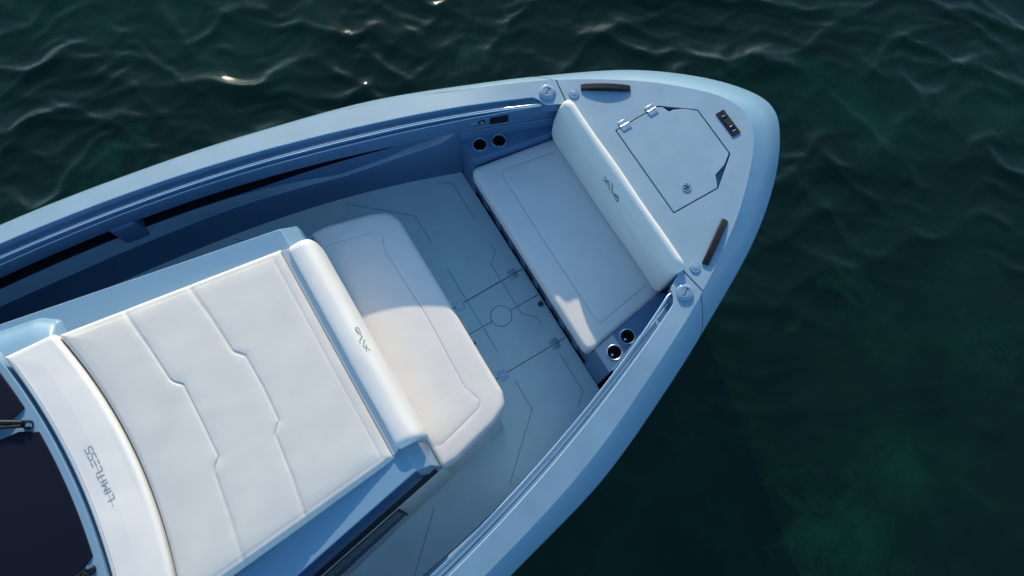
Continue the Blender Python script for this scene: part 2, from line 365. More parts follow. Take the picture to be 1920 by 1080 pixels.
# gunwale tops (one moulding per side) and foredeck
inner_k = [(-5, 1.605), (-3.0, 1.66), (-1.83, 1.625), (-.503, 1.440), (0, 1.326), (.3, 1.241), (.6, 1.14), (.9, 1.033), (1.2, .924), (1.35, .863), (1.465, .803)]
YL = smooth_table([(-5, 1.53), (-3, 1.575), (-1.9, 1.55), (-1.0, 1.462), (-.5, 1.383), (-.25, 1.319), (0, 1.26), (.25, 1.19), (.5, 1.10), (.8, 1.015), (1.07, .935), (1.3, .845), (1.5, .765), (1.66, .70)])
YI = smooth_table(inner_k)
cr_c = catmull(crease_k, 10)
xs = np.linspace(-5, 1.465, 90)
cr_c = CR[:(nK - 1) * 10 + 1, :2]
port_top = [(x, y) for x, y in cr_c if x <= 1.645] + [(1.657, .832), (1.627, .656), (1.520, .712), (1.503, .728), (1.487, .775)] + [(x, float(YI(x))) for x in xs[::-1]]
port_top[0] = (-5, 1.71)
def GZ(x, y):   # gunwale top falls slightly outboard
    yc_ = float(np.interp(x, cr_c[:, 0], cr_c[:, 1])); yi_ = float(YI(min(x, 1.465)))
    return ZT(x) + (-.007 + .020 * min(1, max(0, (yc_ - abs(y)) / max(.05, yc_ - yi_)))) * CB(x)
for s, nm in ((1, 'port'), (-1, 'starboard')):
    crx = lambda x: float(np.interp(x, cr_c[:, 0], cr_c[:, 1]))
    V = []; F = []; st = list(np.linspace(-5, 1.465, 110))
    for x in st:
        for f in (0, .5, 1):
            y = crx(x) * (1 - f) + float(YI(x)) * f; V.append((x, y * s, GZ(x, y)))
    for k in range(len(st) - 1):
        for q in (0, 1): F.append((3 * k + q, 3 * k + q + 1, 3 * k + q + 4, 3 * k + q + 3))
    endp = [(x, y) for x, y in cr_c if 1.466 < x <= 1.645] + [(1.657, .832), (1.627, .656), (1.520, .712), (1.503, .728), (1.487, .775)]
    b = len(V); V += [(x, y * s, ZT(x)) for x, y in endp]
    F.append(tuple([3 * len(st) - 3] + list(range(b, len(V))) + [3 * len(st) - 1, 3 * len(st) - 2]))
    g = obj('gunwale_top', V, F, DECK, boat, angle=25)
    tag(g, 'sunlit port gunwale top' if s > 0 else 'shaded starboard gunwale top')
    wl = [(1.657, .832, 0), (1.627, .656, 0), (1.520, .712, 0), (1.503, .728, 0), (1.487, .775, .0)] + [(x, float(YI(x)), 1) for x in st[::-1]]
    rows = []
    for x, y, sl in wl:
        yb = (float(YL(x)) + .022) if sl and x < 1.40 else y - .004
        yb = min(yb, y - .002); k = float(np.interp(x, [1.2, 1.44], [1, 0])) if sl else 0; yb = yb * k + (y - .002) * (1 - k)
        rows.append([(x, y * s, GZ(x, y) if sl else ZT(x)), (x, (y - .003) * s, ZT(x) - .004 + (GZ(x, y) - ZT(x)) * sl), (x, yb * s, ZT(x) - .093)])
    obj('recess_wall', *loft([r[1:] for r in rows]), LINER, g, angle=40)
    obj('gunwale_edge', *loft([r[:2] for r in rows]), EDGE, g)  # edge strip coloured pale to carry the highlight
D = .957
fd_port = [(x, y) for x, y in cr_c if x > 1.67]
fore = [(1.663, .829)] + fd_port + [(x, -y) for x, y in fd_port[::-1][1:]] + [(1.663, -.829), (1.634, -.652), (1.655, -.60), (1.655, .60), (1.634, .652)]
hat = [(1.792, .331), (2.130, .337), (2.338, .181), (2.338, -.181), (2.130, -.337), (1.792, -.331)]
def cleat_frame(s):
    a = Vector((1.764, .700 * s)); b = Vector((2.042, .526 * s)); d = (b - a); L = d.length; d.normalize(); n = Vector((-d.y, d.x)) * s   # n points outboard
    return a, b, d, n, L
foredeck = plate('foredeck', fore, D, .05, DECK, boat, holes=[rpoly(hat, .006, 2)], bev=.003)
obj('hatch_well', *loft([[(x, y, D - .008) for x, y in hat], [(x, y, D - .045) for x, y in hat], [(2.06 + (x - 2.06) * .9, y * .9, D - .047) for x, y in hat], [(2.06, 0, D - .047) for x, y in hat]], True), GEL, foredeck)
wl = [(1.655, .62), (1.655, -.62)]
obj('bulkhead', [(1.655, .66, D - .01), (1.655, -.66, D - .01), (1.655, -.70, .30), (1.655, .70, .30)], [(0, 1, 2, 3)], LINER, boat)
# moulding joint across chamfer
for s in (1, -1):
    pth = []
    for k, r in enumerate(rails[:8]):
        f = 69.6 - 2.3 * k / 7; i0 = int(f); w_ = f - i0; p = Vector(r[i0] * (1 - w_) + r[i0 + 1] * w_)
        out_ = Vector((.35, .6, .3 + .9 * (1 - k / 7))).normalized() * -.0006
        pth.append(((p + out_).x, (p + out_).y * s, (p + out_).z))
    tube('moulding_joint', pth, .0026, DARK, boat, seg=6)

# anchor hatch
lid = [(1.799, .324), (2.118, .330), (2.150, .310), (2.168, .262), (2.196, .262), (2.258, .234), (2.330, .175), (2.330, -.175), (2.258, -.225), (2.170, -.250), (2.145, -.300), (2.128, -.329), (1.799, -.324)]
hatch = plate('anchor_hatch', rpoly(lid, .006, 2), D + .001, .03, DECK, boat, bev=.003)
def hinge(x, y, z, rz, parent, sz=.034, m=BRUSH):
    V = []; c, s_ = math.cos(rz), math.sin(rz)
    h = box('hinge', (x, y + .019, z + .003), (sz * 1.9, .034, .006), m, parent, 0, .0025)
    for v in h.data.vertices:   # turn about the pin
        dx, dy = v.co.x - x, v.co.y - y; v.co.x, v.co.y = x + dx * c - dy * s_, y + dx * s_ + dy * c
    h2 = box('hinge_leaf', (x, y - .019, z + .003), (sz * 1.9, .034, .006), m, h, 0, .0025)
    pin = tube('hinge_pin', [(x - sz * .95, y, z + .005), (x + sz * .95, y, z + .005)], .0045, CHROME, h, 8)
    return h
for hx in (1.865, 2.073): hinge(hx, .3305, D + .001, 0, hatch)
def latch(x, y, z, r, parent):
    l = lathe('latch', [(0, .002), (r * .62, .002), (r * .66, .0035), (r * .78, .0035), (r * .82, .006), (r * .95, .006), (r, .003), (r, -.004)], (x, y, z), CHROME, parent, 28)
    for k in range(5):
        a = k * 1.257 + .3; box('latch_grip', (x + r * .42 * math.cos(a), y + r * .42 * math.sin(a), z + .005), (r * .34, r * .16, .005), CHROME, l, a, .001)
    lathe('latch_recess', [(0, .0032), (r * .74, .0032), (r * .74, .001)], (x, y, z), DARK, l, 12)
    return l
latch(1.961, -.229, D + .001, .030, hatch)

# bow light
nav = box('bow_light', (2.448, .001, D + .004), (.062, .190, .010), BLACK, boat, 0, .003)
box('lens', (2.448, .004, D + .010), (.040, .050, .006), DARK, nav, 0, .002)
for yy in (.055, -.028, -.062): box('light_bar', (2.448, yy, D + .0105), (.030, .003, .003), CHROME, nav, 0, .0005)
for yy in (.045, -.045): box('light_cover', (2.448, yy, D + .0095), (.036, .034, .003), GLASS, nav, 0, .001)

# pop-up cleats
for s in (1, -1):
    a, b, d, n, L = cleat_frame(s); rows = []
    for k in np.linspace(0, 1, 15):
        c = a + d * L * (.01 + .98 * k) + n * .002
        hh = .014 + .020 * math.sin(math.pi * k) ** .7
        rows.append([(c.x + n.x * o, c.y + n.y * o, D + z) for o, z in ((-.021, -.03), (-.021, hh - .006), (-.015, hh), (.015, hh), (.021, hh - .006), (.021, -.03))])
    V, F = loft(rows, True); F += [tuple(range(6)), tuple(range(len(V) - 6, len(V)))]
    cl = obj('pop_up_cleat', V, F, BLACK, boat, angle=35)
    e1 = a + d * .032; box('cleat_end', (e1.x + n.x * .002, e1.y + n.y * .002, D + .014), (.004, .0425, .018), DARK, cl, math.atan2(d.y, d.x), 0)
# round deck buttons and filler caps
for s in (1, -1):
    lathe('deck_button', [(0, .010), (.022, .010), (.025, .008), (.026, .008), (.031, .009), (.035, .005), (.036, 0), (.036, -.003)], (1.7055, .6855 * s, D), LENS, boat, 32)
    zc = ZT(1.56)
    rows = []
    for sc, z in ((1, -.003), (1, .004), (.96, .011), (.86, .0165), (.70, .019), (.60, .0195)):
        rw = []
        for k in range(40):
            a = 2 * math.pi * k / 40; q = (abs(math.cos(a)) ** 2.6 + abs(math.sin(a)) ** 2.6) ** (-1 / 2.6)
            rw.append((1.563 + .052 * sc * q * math.cos(a + .5 * s), .783 * s + .052 * sc * q * math.sin(a + .5 * s), zc + z))
        rows.append(rw)
    rows.append([(1.563, .783 * s, zc + .0195)] * 40)
    V, F = loft(rows, True); cap = obj('filler_cap', V, F, LENS, boat, angle=50)
    ring = [(1.563 + .0285 * math.cos(a), .783 * s + .0285 * math.sin(a), zc + .0195) for a in np.linspace(0, 6.283, 28)]
    tube('cap_ring', ring, .002, CHROME, cap, 6, False)
    sl = [(1.563 + .027 * math.cos(a), .783 * s + .012 * math.sin(2 * a), zc + .0200) for a in np.linspace(0, math.pi, 12)]
    tube('cap_slot', sl, .0022, DARK, cap, 6)

# ---------------------------------------------------------------- inner liner
YW = smooth_table([(-5, 1.52), (-2.2, 1.535), (-1.4, 1.475), (-.9, 1.428), (-.55, 1.380), (-.1, 1.297), (.18, 1.226), (.425, 1.158), (.75, 1.065), (.96, .988), (1.1, .93)])
LIP = lambda x: float(np.interp(x, [-5, -.55, .18, .42, .78, .87, 1.01, 1.2], [.40, .40, .35, .395, .50, .53, .68, .72]))
SLB = lambda x: float(np.interp(x, [-5, -.3, .3, .55, .70, .76, 1.2], [.495, .50, .53, .54, .60, .640, .645]))     # lower edge of the long slot
SLT = lambda x: .632
YO = lambda x: max(float(YL(x)) + .022, float(YW(x)) + float(np.interp(x, [-.4, .2, .55, .75, .9], [.024, .028, .034, .055, .060])))
def liner(s):
    up = []; lo = []
    for x in np.linspace(-5, 1.02, 110):
        zl = ZT(x) - .088; yl = float(YL(x)); yw = float(YW(x)); lip = LIP(x); zb = max(SLB(x), lip + .004)
        top = max(SLT(x), zb + .002)
        up.append([(x, s * y, z) for y, z in ((yl + .030, zl - .002), (yl + .006, zl), (yl + .001, zl - .003), (yl, zl - .009), (yl + .016, top + .006), (yl + .022, top), (yl + .05, top))])
        yo = YO(x); k = float(np.interp(x, [-.5, .1], [0, 1])); k2 = float(np.interp(x, [.9, 1.03], [1, .5]))
        sy = yo * (1 - k) + min(yo - .002, yw + .052 * k2) * k; sz = (zb - .003) * (1 - k) + (lip + .007) * k
        lo.append([(x, s * y, z) for y, z in ((yo + .004, zb), (yo, zb - .002), (sy, sz), (yw + .006, lip + .002), (yw + .001, lip - .002), (yw, lip - .008), (yw, -.03))])
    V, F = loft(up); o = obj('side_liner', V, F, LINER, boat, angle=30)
    V, F = loft([r[:3] for r in lo]); obj('slot_sill', V, F, LINER, o, angle=30)
    V, F = loft([r[2:5] for r in lo]); obj('side_shelf', V, F, DECK, o, angle=30)  # lighter than the liner: sky light on the shelf put into its colour
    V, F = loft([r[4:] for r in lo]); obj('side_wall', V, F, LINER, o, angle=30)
    tube('ledge_highlight', [(x, s * (float(YL(x)) + .002), ZT(x) - .0895) for x in np.linspace(-4.9, 1.47, 90)], .0035, EDGE, o, 6)  # added thin tube, painted highlight line along the ledge edge
    return o
liners = {}
for s in (1, -1): liners[s] = liner(s)
for s in (1, -1):  # forward end wall piece above cup-holder shelf
    rows = []
    for x in np.linspace(.986, 1.655, 28):
        zl = ZT(x) - .088; yl = float(YL(x)); yi = float(YI(min(x, 1.465))) if x < 1.47 else max(.66, .80 - (x - 1.465) * .8)
        if x > 1.50: zl = ZT(x) - .02
        rows.append([(x, s * y, z) for y, z in ((yi + .002, zl), (yl + .004, zl), (yl, zl - .005), (yl, .706), (yl - .004, .70), (yl - .014, .70), (yl - .018, .695), (yl - .018, .585))])
    V, F = loft(rows); obj('side_pocket_wall', V, F, LINER, boat, angle=30)
    # dark recessed lining of the long slot
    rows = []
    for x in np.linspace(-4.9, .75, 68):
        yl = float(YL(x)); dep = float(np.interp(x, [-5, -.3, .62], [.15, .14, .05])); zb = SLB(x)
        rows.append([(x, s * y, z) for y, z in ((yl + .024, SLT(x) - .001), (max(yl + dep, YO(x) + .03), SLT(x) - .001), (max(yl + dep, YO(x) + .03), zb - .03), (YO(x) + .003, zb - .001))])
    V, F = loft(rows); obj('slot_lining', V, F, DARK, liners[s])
    for bxx in (-1.225, -2.9):
        yl = float(YL(bxx)); an = math.atan2(float(YL(bxx + .05)) - float(YL(bxx - .05)), .1) * s
        box('slot_bracket', (bxx, s * (yl + .040), .545), (.17, .10, .24), LINER, liners[s], an, .02, 3)
# cup-holder shelves beside the bow seat
cup_xy = [(1.082, .8445), (1.2115, .802)]
for s in (1, -1):
    po = [(.985, .765), (1.56, .672), (1.60, .70)] + [(x, float(YL(x)) - .016) for x in np.linspace(1.58, .985, 14)]
    po = [(x, y * s) for x, y in po]
    sp = plate('cup_shelf', po, .595, .62, LINER, boat, holes=[circle(x, y * s, .0445, 28) for x, y in cup_xy], bev=.003)
    for x, y in cup_xy:
        c = lathe('cup_holder', [(.0515, .595), (.051, .5985), (.048, .600), (.0445, .598), (.0425, .59)], (x, y * s, 0), BRUSH, boat, 32)
        lathe('cup_well', [(.0425, .592), (.041, .53), (.036, .528), (.034, .50), (.0, .499)], (x, y * s, 0), BLACK, c, 28)
        lathe('drain', [(0, .501), (.007, .501), (.009, .5015), (.009, .4995)], (x, y * s, 0), CHROME, c, 12)
# socket and speaker grille in the port pocket wall
def wallbox(name, x, z, sx, sz, m, parent, s=1, prou=.004):
    y = float(YL(x)); a = math.atan2(float(YL(x + .05)) - float(YL(x - .05)), .1)
    return box(name, (x, s * (y + .004 - prou), z), (sx, .012, sz), m, parent, s * a, .002)
for s in (1, -1):
    g = wallbox('speaker_grille', 1.245, .772, .125, .085, BLACK, boat, s)
    for k in range(5): wallbox('grille_rib', 1.245, .742 + .015 * k, .112, .004, DARK, g, s, .010)
    k_ = wallbox('power_socket', 1.135, .775, .042, .042, BLACK, boat, s); wallbox('socket_cap', 1.135, .775, .02, .02, CHROME, k_, s, .009)
    wallbox('latch_plate', 1.085, .775, .05, .012, BRUSH, boat, s, .006)

# grab rails
for s in (1, -1):
    YR = smooth_table([(-5, 1.515), (-3, 1.585), (-1.85, 1.565), (-1.07, 1.462), (-.5, 1.378), (0, 1.272), (.25, 1.2015), (.5, 1.118), (.75, 1.040), (1., .945), (1.25, .843), (1.49, .742)])
    xs = np.linspace(-4.6, 1.475, 120)
    P = [(x, s * float(YR(x)), ZT(x) - .022) for x in xs]; P += [(1.488, s * (float(YR(1.488)) + .004), ZT(1.48) - .024), (1.494, s * (float(YR(1.49)) + .012), ZT(1.48) - .05)]
    rail = tube('grab_rail', P, .0105, CHROME, boat, 14)
    for x in (-3.5, -2.7, -1.66, -.62, .36, 1.33):
        y = float(YR(x)); yo = float(YI(x)) + .004
        tube('stanchion', [(x, s * y, ZT(x) - .022), (x, s * (y + .02), ZT(x) - .034), (x, s * yo, ZT(x) - .045)], .0085, CHROME, rail, 8)

# ---------------------------------------------------------------- cockpit sole
def sole_edge(x): return float(YW(x)) + .02
xs = list(np.linspace(-5, .985, 50))
HX0, HX1, HYP, HYM, HYS = .10, .978, .0745, -.1535, -.5305
sole_out = [(x, sole_edge(x)) for x in xs] + [(x, -sole_edge(x)) for x in xs[::-1]]
sole = plate('cockpit_sole', sole_out, 0, .04, SOLE, boat, holes=[[(HX0, HYP + .004), (HX1, HYP + .004), (HX1, HYS - .003), (HX0, HYS - .003)]], bev=.002)
obj('sole_pan', [(-5, -1.45, -.045), (-.6, -1.36, -.045), (1.2, -.86, -.045), (1.2, .86, -.045), (-.6, 1.36, -.045), (-5, 1.45, -.045)], [(0, 1, 2, 3, 4, 5)], DARK, boat)
r = .080; cx, cy = .660, HYM
arc1 = [(cx + r * math.cos(a), cy + r * math.sin(a)) for a in np.linspace(0, math.pi, 20)]
arc2 = [(cx + r * math.cos(a), cy + r * math.sin(a)) for a in np.linspace(math.pi, 2 * math.pi, 20)]
g = .0025
lidp = plate('floor_hatch', [(HX0 + g, HYP - .004), (HX0 + g, HYM + g), (cx - r, HYM + g)] + [(x, max(y, HYM + g)) for x, y in arc1[::-1]] + [(HX1 - g, HYM + g), (HX1 - g, HYP - .004)], .0, .035, SOLE, boat, bev=.002)
lids = plate('floor_hatch', [(HX0 + g, HYS + g), (HX1 - g, HYS + g), (HX1 - g, HYM - g)] + [(x, min(y, HYM - g)) for x, y in arc2[::-1]] + [(HX0 + g, HYM - g)], .0, .035, SOLE, boat, bev=.002)
plate('table_socket_cover', circle(cx, cy, r - .004, 40), .0, .03, SOLE, boat, bev=.002)
hinge(.437, HYP, 0, 0, lidp, .034); hinge(.893, HYP, 0, 0, lidp, .034); hinge(.882, HYS - .001, 0, 0, lids, .034); hinge(.446, HYS - .001, 0, 0, lids, .034)
latch(.956, -.226, 0, .026, lids); latch(.385, -.228, 0, .026, lids)
zs = lambda x, y: .0002
def groove(p, parent): strip('groove', p, .0055, zs, GROOVE, parent, .0012)
def cut(path):  # split the grooves that cross the hatch gaps between the panels they lie on
    return path
for s in (1, -1):
    groove([(.877, .604 * s), (.8775, .925 * s), (.79, .997 * s)], sole)
    groove([(.502, .604 * s), (.499, .846 * s), (.099, 1.20 * s)], sole)
    groove([(-.413, 1.061 * s), (-.745, 1.374 * s)], sole)
groove([(.502, .362), (.502, HYP + .006)], sole); groove([(.502, HYP - .006), (.502, HYM + .005)], lidp); groove([(.502, HYM - .005), (.502, -.363)], lids)
groove([(.8765, .363), (.8775, .295), (.7975, .2215), (.7975, HYP + .006)], sole); groove([(.7975, HYP - .006), (.7975, HYM + .005)], lidp)
groove([(.7975, HYM - .005), (.7975, -.2215), (.8775, -.295), (.8765, -.363)], lids)

# ---------------------------------------------------------------- bow seat base
base = plate('bow_seat_base', [(1.0, .80), (1.0, -.80), (1.66, -.70), (1.66, .70)], .392, .45, LINER, boat, bev=.01)
for k, yy in enumerate(np.linspace(.62, -.62, 8)): box('seat_base_rib', (.995, yy, .21), (.012, .07, .36), LINER, base, 0, .003)
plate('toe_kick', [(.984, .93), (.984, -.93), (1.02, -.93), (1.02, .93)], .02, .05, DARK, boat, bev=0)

# ---------------------------------------------------------------- lounge base and console
YE = lambda x: .8636 + .18 * (-.4 - x)
CZ = .888
YF = lambda x: .858 + .209 * (.264 - x)
seat_out = [(-.22, -.905), (-.11, -.905), (.20, -.83), (.315, -.775), (.352, -.68), (.352, .68), (.315, .775), (.20, .83), (-.11, .905), (-.22, .905)]
rows = []
top = [(x - .05 if x > .1 else x, y * .93) for x, y in seat_out]
bot = [(-.22, -YF(-.22)), (-.11, -YF(-.11)), (.10, -YF(.10)), (.262, -YF(.262)), (.285, -.70), (.285, .70), (.262, YF(.262)), (.10, YF(.10)), (-.11, YF(-.11)), (-.22, YF(-.22))]
V, F = loft([[(x, y, .40) for x, y in top], [(x, y, .33) for x, y in top], [(x, y, .06) for x, y in bot], [(x, y, -.005) for x, y in bot]]); F.append(tuple(range(len(top))))
obj('lounge_base', V, F, SOLE, boat, angle=30)
xs = np.linspace(-3.4, -.335, 40)
top_out = [(x, YE(x)) for x in xs] + [(-.335, -YE(-.335) + .0)] + [(x, -YE(x)) for x in xs[::-1][1:]]
top_out = [(x, YE(x)) for x in xs] + [(x, -YE(x)) for x in xs[::-1]]
console = plate('console', top_out, CZ, .03, GEL, boat, bev=.006, seg=3)
frame_m = mat('window_frame_blue', (.02, .05, .12), .35)
for s in (1, -1):
    ye0 = YE(-.335)
    V = [(-.335, s * (ye0 - .001), CZ - .004), (-.335, s * .60, CZ - .004), (-.250, s * .62, .79), (-.250, s * (ye0 + .010), .79), (-.338, s * (ye0 + .006), .79), (-.215, s * .885, .42), (-.215, s * .60, .42), (-.338, s * .91, .42)]
    o = obj('console_shoulder', V, [(0, 1, 2, 3), (0, 3, 4), (3, 5, 7, 4), (2, 6, 5, 3)], GEL, console); bevel(o, .005, 2, 20)
    rows = []
    for x in np.linspace(-3.4, -.336, 30):
        ye = YE(x); rows.append([(x, s * y, z) for y, z in ((ye - .0005, CZ - .012), (ye + .006, .86), (ye + .038, .62))])
    V, F = loft(rows); obj('console_wall', V, F, NAVY, console, angle=30)
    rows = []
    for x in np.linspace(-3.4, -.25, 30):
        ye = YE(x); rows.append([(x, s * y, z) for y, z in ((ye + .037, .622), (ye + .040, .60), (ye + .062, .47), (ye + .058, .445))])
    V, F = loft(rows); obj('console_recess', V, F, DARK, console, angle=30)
    rows = []
    for x in np.linspace(-3.4, -.20, 30):
        ye = YE(x); rows.append([(x, s * y, z) for y, z in ((ye + .02, .450), (ye + .062, .447), (ye + .066, .43), (YF(x), .055), (YF(x), -.01))])
    V, F = loft(rows); obj('console_side', V, F, SOLE, console, angle=30)
    def sidept(x, k, off, s=s): # k 0 bottom .. 1 top of the battered side
        ye = YE(x); y = YF(x) + (ye + .066 - YF(x)) * k; z = .055 + .375 * k; return (x, s * (y + off * .95), z + off * .25)
    fr_ = obj('side_window', *loft([[sidept(x, .34, .004), sidept(x, .99, .004)] for x in np.linspace(-3.3, -.575, 12)]), frame_m, console)
    obj('window_pane', *loft([[sidept(x, .62, .008), sidept(x, .98, .008)] for x in np.linspace(-3.25, -.585, 12)]), SMOKE, fr_)
    obj('window_trim', *loft([[sidept(x, .50, .008), sidept(x, .53, .008)] for x in np.linspace(-3.25, -.64, 12)]), LINER, fr_)
    tube('window_end', [sidept(-.575, .34, .006), sidept(-.572, .6, .008), sidept(-.575, .98, .006)], .007, BLACK, fr_, 8)
obj('console_front', [(-.32, -.86, CZ - .02), (-.32, .86, CZ - .02), (-.25, .86, .38), (-.25, -.86, .38)], [(0, 1, 2, 3)], GEL, console)
# raised plinth under sunpad, cowl and windscreen
PADZ = lambda x, y=0: .866 - .115 * x
plate('pad_plinth', [(-.36, .70), (-.36, -.70), (-1.75, -.83), (-1.75, .83)], lambda x, y: max(CZ + .004, PADZ(x) - .06), lambda x, y: max(.02, PADZ(x) - .06 - CZ + .02), GEL, console, bev=.01)
rows = []
for inset, z in ((.0, CZ - .004), (.012, CZ + .03), (.04, CZ + .065), (.09, CZ + .10), (.15, CZ + .125), (.22, CZ + .138)):
    ring = rpoly([(-1.70 - inset * .35, YE(-1.7) - .10 - inset), (-1.80 - inset * .35, YE(-1.8) - .045 - inset), (-3.4, 1.36 - inset), (-3.4, -1.36 + inset), (-1.80 - inset * .35, -YE(-1.8) + .045 + inset), (-1.70 - inset * .35, -YE(-1.7) + .10 + inset)], [.05, .08, 0, 0, .08, .05], 6)
    rows.append([(x, y, z) for x, y in ring])
V, F = loft(rows, True); F.append(tuple(range(len(V) - len(rows[0]), len(V))))
cowl = obj('cowl', V, F, GEL, boat, angle=50)
lip_front = lambda y: -1.90 - .125 * y * y
ys = np.linspace(.93, -.93, 40)
SCR = lambda x, y=0: 1.083 + .10 * (-1.93 - x)
plate('windscreen_coaming', [(lip_front(y), y) for y in ys] + [(-3.3, -1.0), (-3.3, 1.0)], SCR, .16, GEL, boat, bev=.006)
gx = lambda y: -1.938 - .12 * y * y
def pane(pts, lbl=None):
    o = plate('windscreen_pane', pts, lambda x, y: SCR(x) + .010 + .22 * max(0, -1.95 - x), .012, GLASS, boat, bev=.003)
    return o
yc = np.linspace(.372, -.372, 24)
pane([(gx(y), y) for y in yc] + [(-2.03, -.415), (-2.9, -.43), (-2.9, .43), (-2.03, .415)])
for s in (1, -1):
    pane([(gx(y), s * y) for y in np.linspace(.90, .53, 12)] + [(-2.04, s * .50), (-2.9, s * .50), (-2.9, s * .88)])
# wiper arms in the notches
for s in (1, -1):
    wz = SCR(-2.0) + .045
    wp = lathe('wiper', [(0, .012), (.018, .010), (.024, 0), (.026, -.03)], (-1.985, s * .432, wz - .012), BLACK, boat, 16)
    tube('wiper_arm', [(-1.985, s * .440, wz + .010), (-2.02, s * .462, wz + .016), (-2.12, s * .52, wz + .05), (-2.5, s * .70, wz + .16)], .0135, BLACK, wp, 10)
    tube('wiper_arm', [(-1.995, s * .425, wz + .014), (-2.05, s * .452, wz + .022), (-2.14, s * .495, wz + .055), (-2.5, s * .665, wz + .16)], .010, BLACK, wp, 10)
    lathe('wiper_nut', [(0, .016), (.010, .014), (.012, .004), (.012, -.01)], (-1.972, s * .418, wz - .01), CHROME, wp, 12)

# ================================================================== CUSHIONS
def seam_tube(name, path, pad, parent, m=STITCH, r=.0016, lift=.0006):
    P = [(x, y, pad.z(x, y) + lift) for x, y in resample(path, .03)]
    return tube(name, P, r, m, parent, 5)
# bow seat
bs_o = rpoly([(.948, -.762), (1.668, -.655), (1.668, .655), (.948, .762)], [.06, .02, .02, .06], 6)
bs_seams = [[(1.54, .57), (1.128, .632), (1.118, .60), (1.112, 0), (1.118, -.60), (1.128, -.632), (1.54, -.57)]]
bsp = Pad(bs_o, lambda x, y: .392, .118, .032, .010, [(bs_seams[0], .0022, .005)], .0016, 0)
bs = bsp.build('bow_seat_cushion', VINYL, 300, 70)
tag(bs, 'wide flat white seat cushion at the bow, mostly in blue shade, below the backrest', 'cushion')
seam_tube('seam', bs_seams[0], bsp, bs)
# bow backrest (swept roll)
def bolster(name, sec, y0, y1, end, m, N=70, xo=None, wr=.002, k=3.0, fm=.55):
    sec = np.array(sec); c = catmull(list(sec) + [sec[0]], 8)[:-1]; ctr = c.mean(0); rows = []
    ts = np.concatenate([np.linspace(0, end, 14) ** 2 / end, np.linspace(end, (y1 - y0) - end, N)[1:-1], (y1 - y0) - (np.linspace(0, end, 14) ** 2 / end)[::-1]])
    for tt in ts:
        y = y0 + tt; e = min(tt, y1 - y0 - tt); f = 1.0 if e >= end else (max(0, 1 - (1 - e / end) ** k)) ** (1 / k)
        f = fm + (1 - fm) * f if e > 0 else fm * .97
        rows.append([(ctr[0] + (p[0] - ctr[0]) * f + wr * float(wob(np.array(p[0] * 3 + p[1] * 3), np.array(y), 9, 5)) * f + (xo(y) if xo else 0), y, ctr[1] + (p[1] - ctr[1]) * f + wr * float(wob(np.array(p[1] * 3.), np.array(y), 7, 25))) for p in c])
    V, F = loft(rows, True); n = len(c); F += [tuple(range(n)), tuple(range(len(V) - n, len(V)))]
    return obj(name, V, F, m, None, smooth=True)
bb_sec = [(1.605, .515), (1.550, .55), (1.535, .66), (1.544, .80), (1.564, .92), (1.586, .985), (1.606, 1.012), (1.634, 1.018), (1.652, .995), (1.655, .93), (1.652, .75), (1.65, .53)]
bb = bolster('bow_backrest_cushion', bb_sec, -.665, .665, .085, VINYL)
tag(bb, 'long white backrest roll against the foredeck, lit along its top, small dark logo', 'cushion')
# lounge seat
ls_o = rpoly(seat_out, [.02, .03, .12, .09, .09, .09, .09, .12, .03, .02], 6)
ls_seams = [[(-.20, .748), (-.15, .766), (.165, .688), (.200, .655), (.158, .53), (.178, 0), (.158, -.53), (.200, -.655), (.165, -.688), (-.15, -.766), (-.20, -.748)]]
lsp = Pad(ls_o, lambda x, y: .395, .108, .036, .010, [(ls_seams[0], .0024, .005)], .002, 7)
ls = lsp.build('lounge_seat_cushion', VINYL, 320, 70)
tag(ls, 'white lounge seat cushion with clipped corners in front of the console, half in shade', 'cushion')
seam_tube('seam', ls_seams[0], lsp, ls)
# lounge backrest roll on the console front
lb_sec = [(-.345, .60), (-.356, .86), (-.357, .922), (-.345, .944), (-.296, .953), (-.246, .944), (-.212, .905), (-.192, .83), (-.184, .74), (-.184, .64), (-.20, .535), (-.26, .51)]
lb = bolster('lounge_backrest_cushion', lb_sec, -.70, .70, .055, VINYL, k=2.4, fm=.80)
tag(lb, 'bright white backrest roll between sunpad and lounge seat, small grey logo', 'cushion')
hs = plate('hinge_strip', [(-.400, .715), (-.400, -.715), (-.348, -.69), (-.348, .69)], lambda x, y: .904 + (x + .400) * .40, .06, VINYLG, lb, bev=.004)
tube('seam', [(-.356, y, .9225) for y in np.linspace(.67, -.67, 30)], .0018, STITCH, lb, 5)
# sunpad
def sym(h): return h + [(x, -y) for x, y in h[::-1]]
s1 = sym([(-1.327, .815), (-1.290, .55), (-1.262, .300), (-1.250, .272), (-1.212, .232), (-1.210, .004)])
s2 = sym([(-.958, .782), (-.922, .53), (-.900, .278), (-.893, .265), (-.850, .216), (-.843, .004)])
xa = lambda y: -1.555 - .15 * y * y + .02
aft = [(xa(y) - .047, y) for y in np.linspace(.845, -.845, 26)]
pad_o = [(-.393, -.728), (-.393, .728)] + aft
edge_in = [(-1.62, .80), (-.46, .695), (-.46, -.695), (-1.62, -.80)]
spad = Pad(pad_o, lambda x, y: PADZ(x) - .105, .105, .040, .006, [(s1, .006, .006), (s2, .006, .006), (edge_in, .0025, .008)], .0024, 14, L=.05)
sp_ = spad.build('sunpad_cushion', VINYLP, 520, 130)
tag(sp_, 'large white quilted sunpad with two angular seams on the console', 'cushion')
seam_tube('seam', s1, spad, sp_, VINYLG, .0018); seam_tube('seam', s2, spad, sp_, VINYLG, .0018)
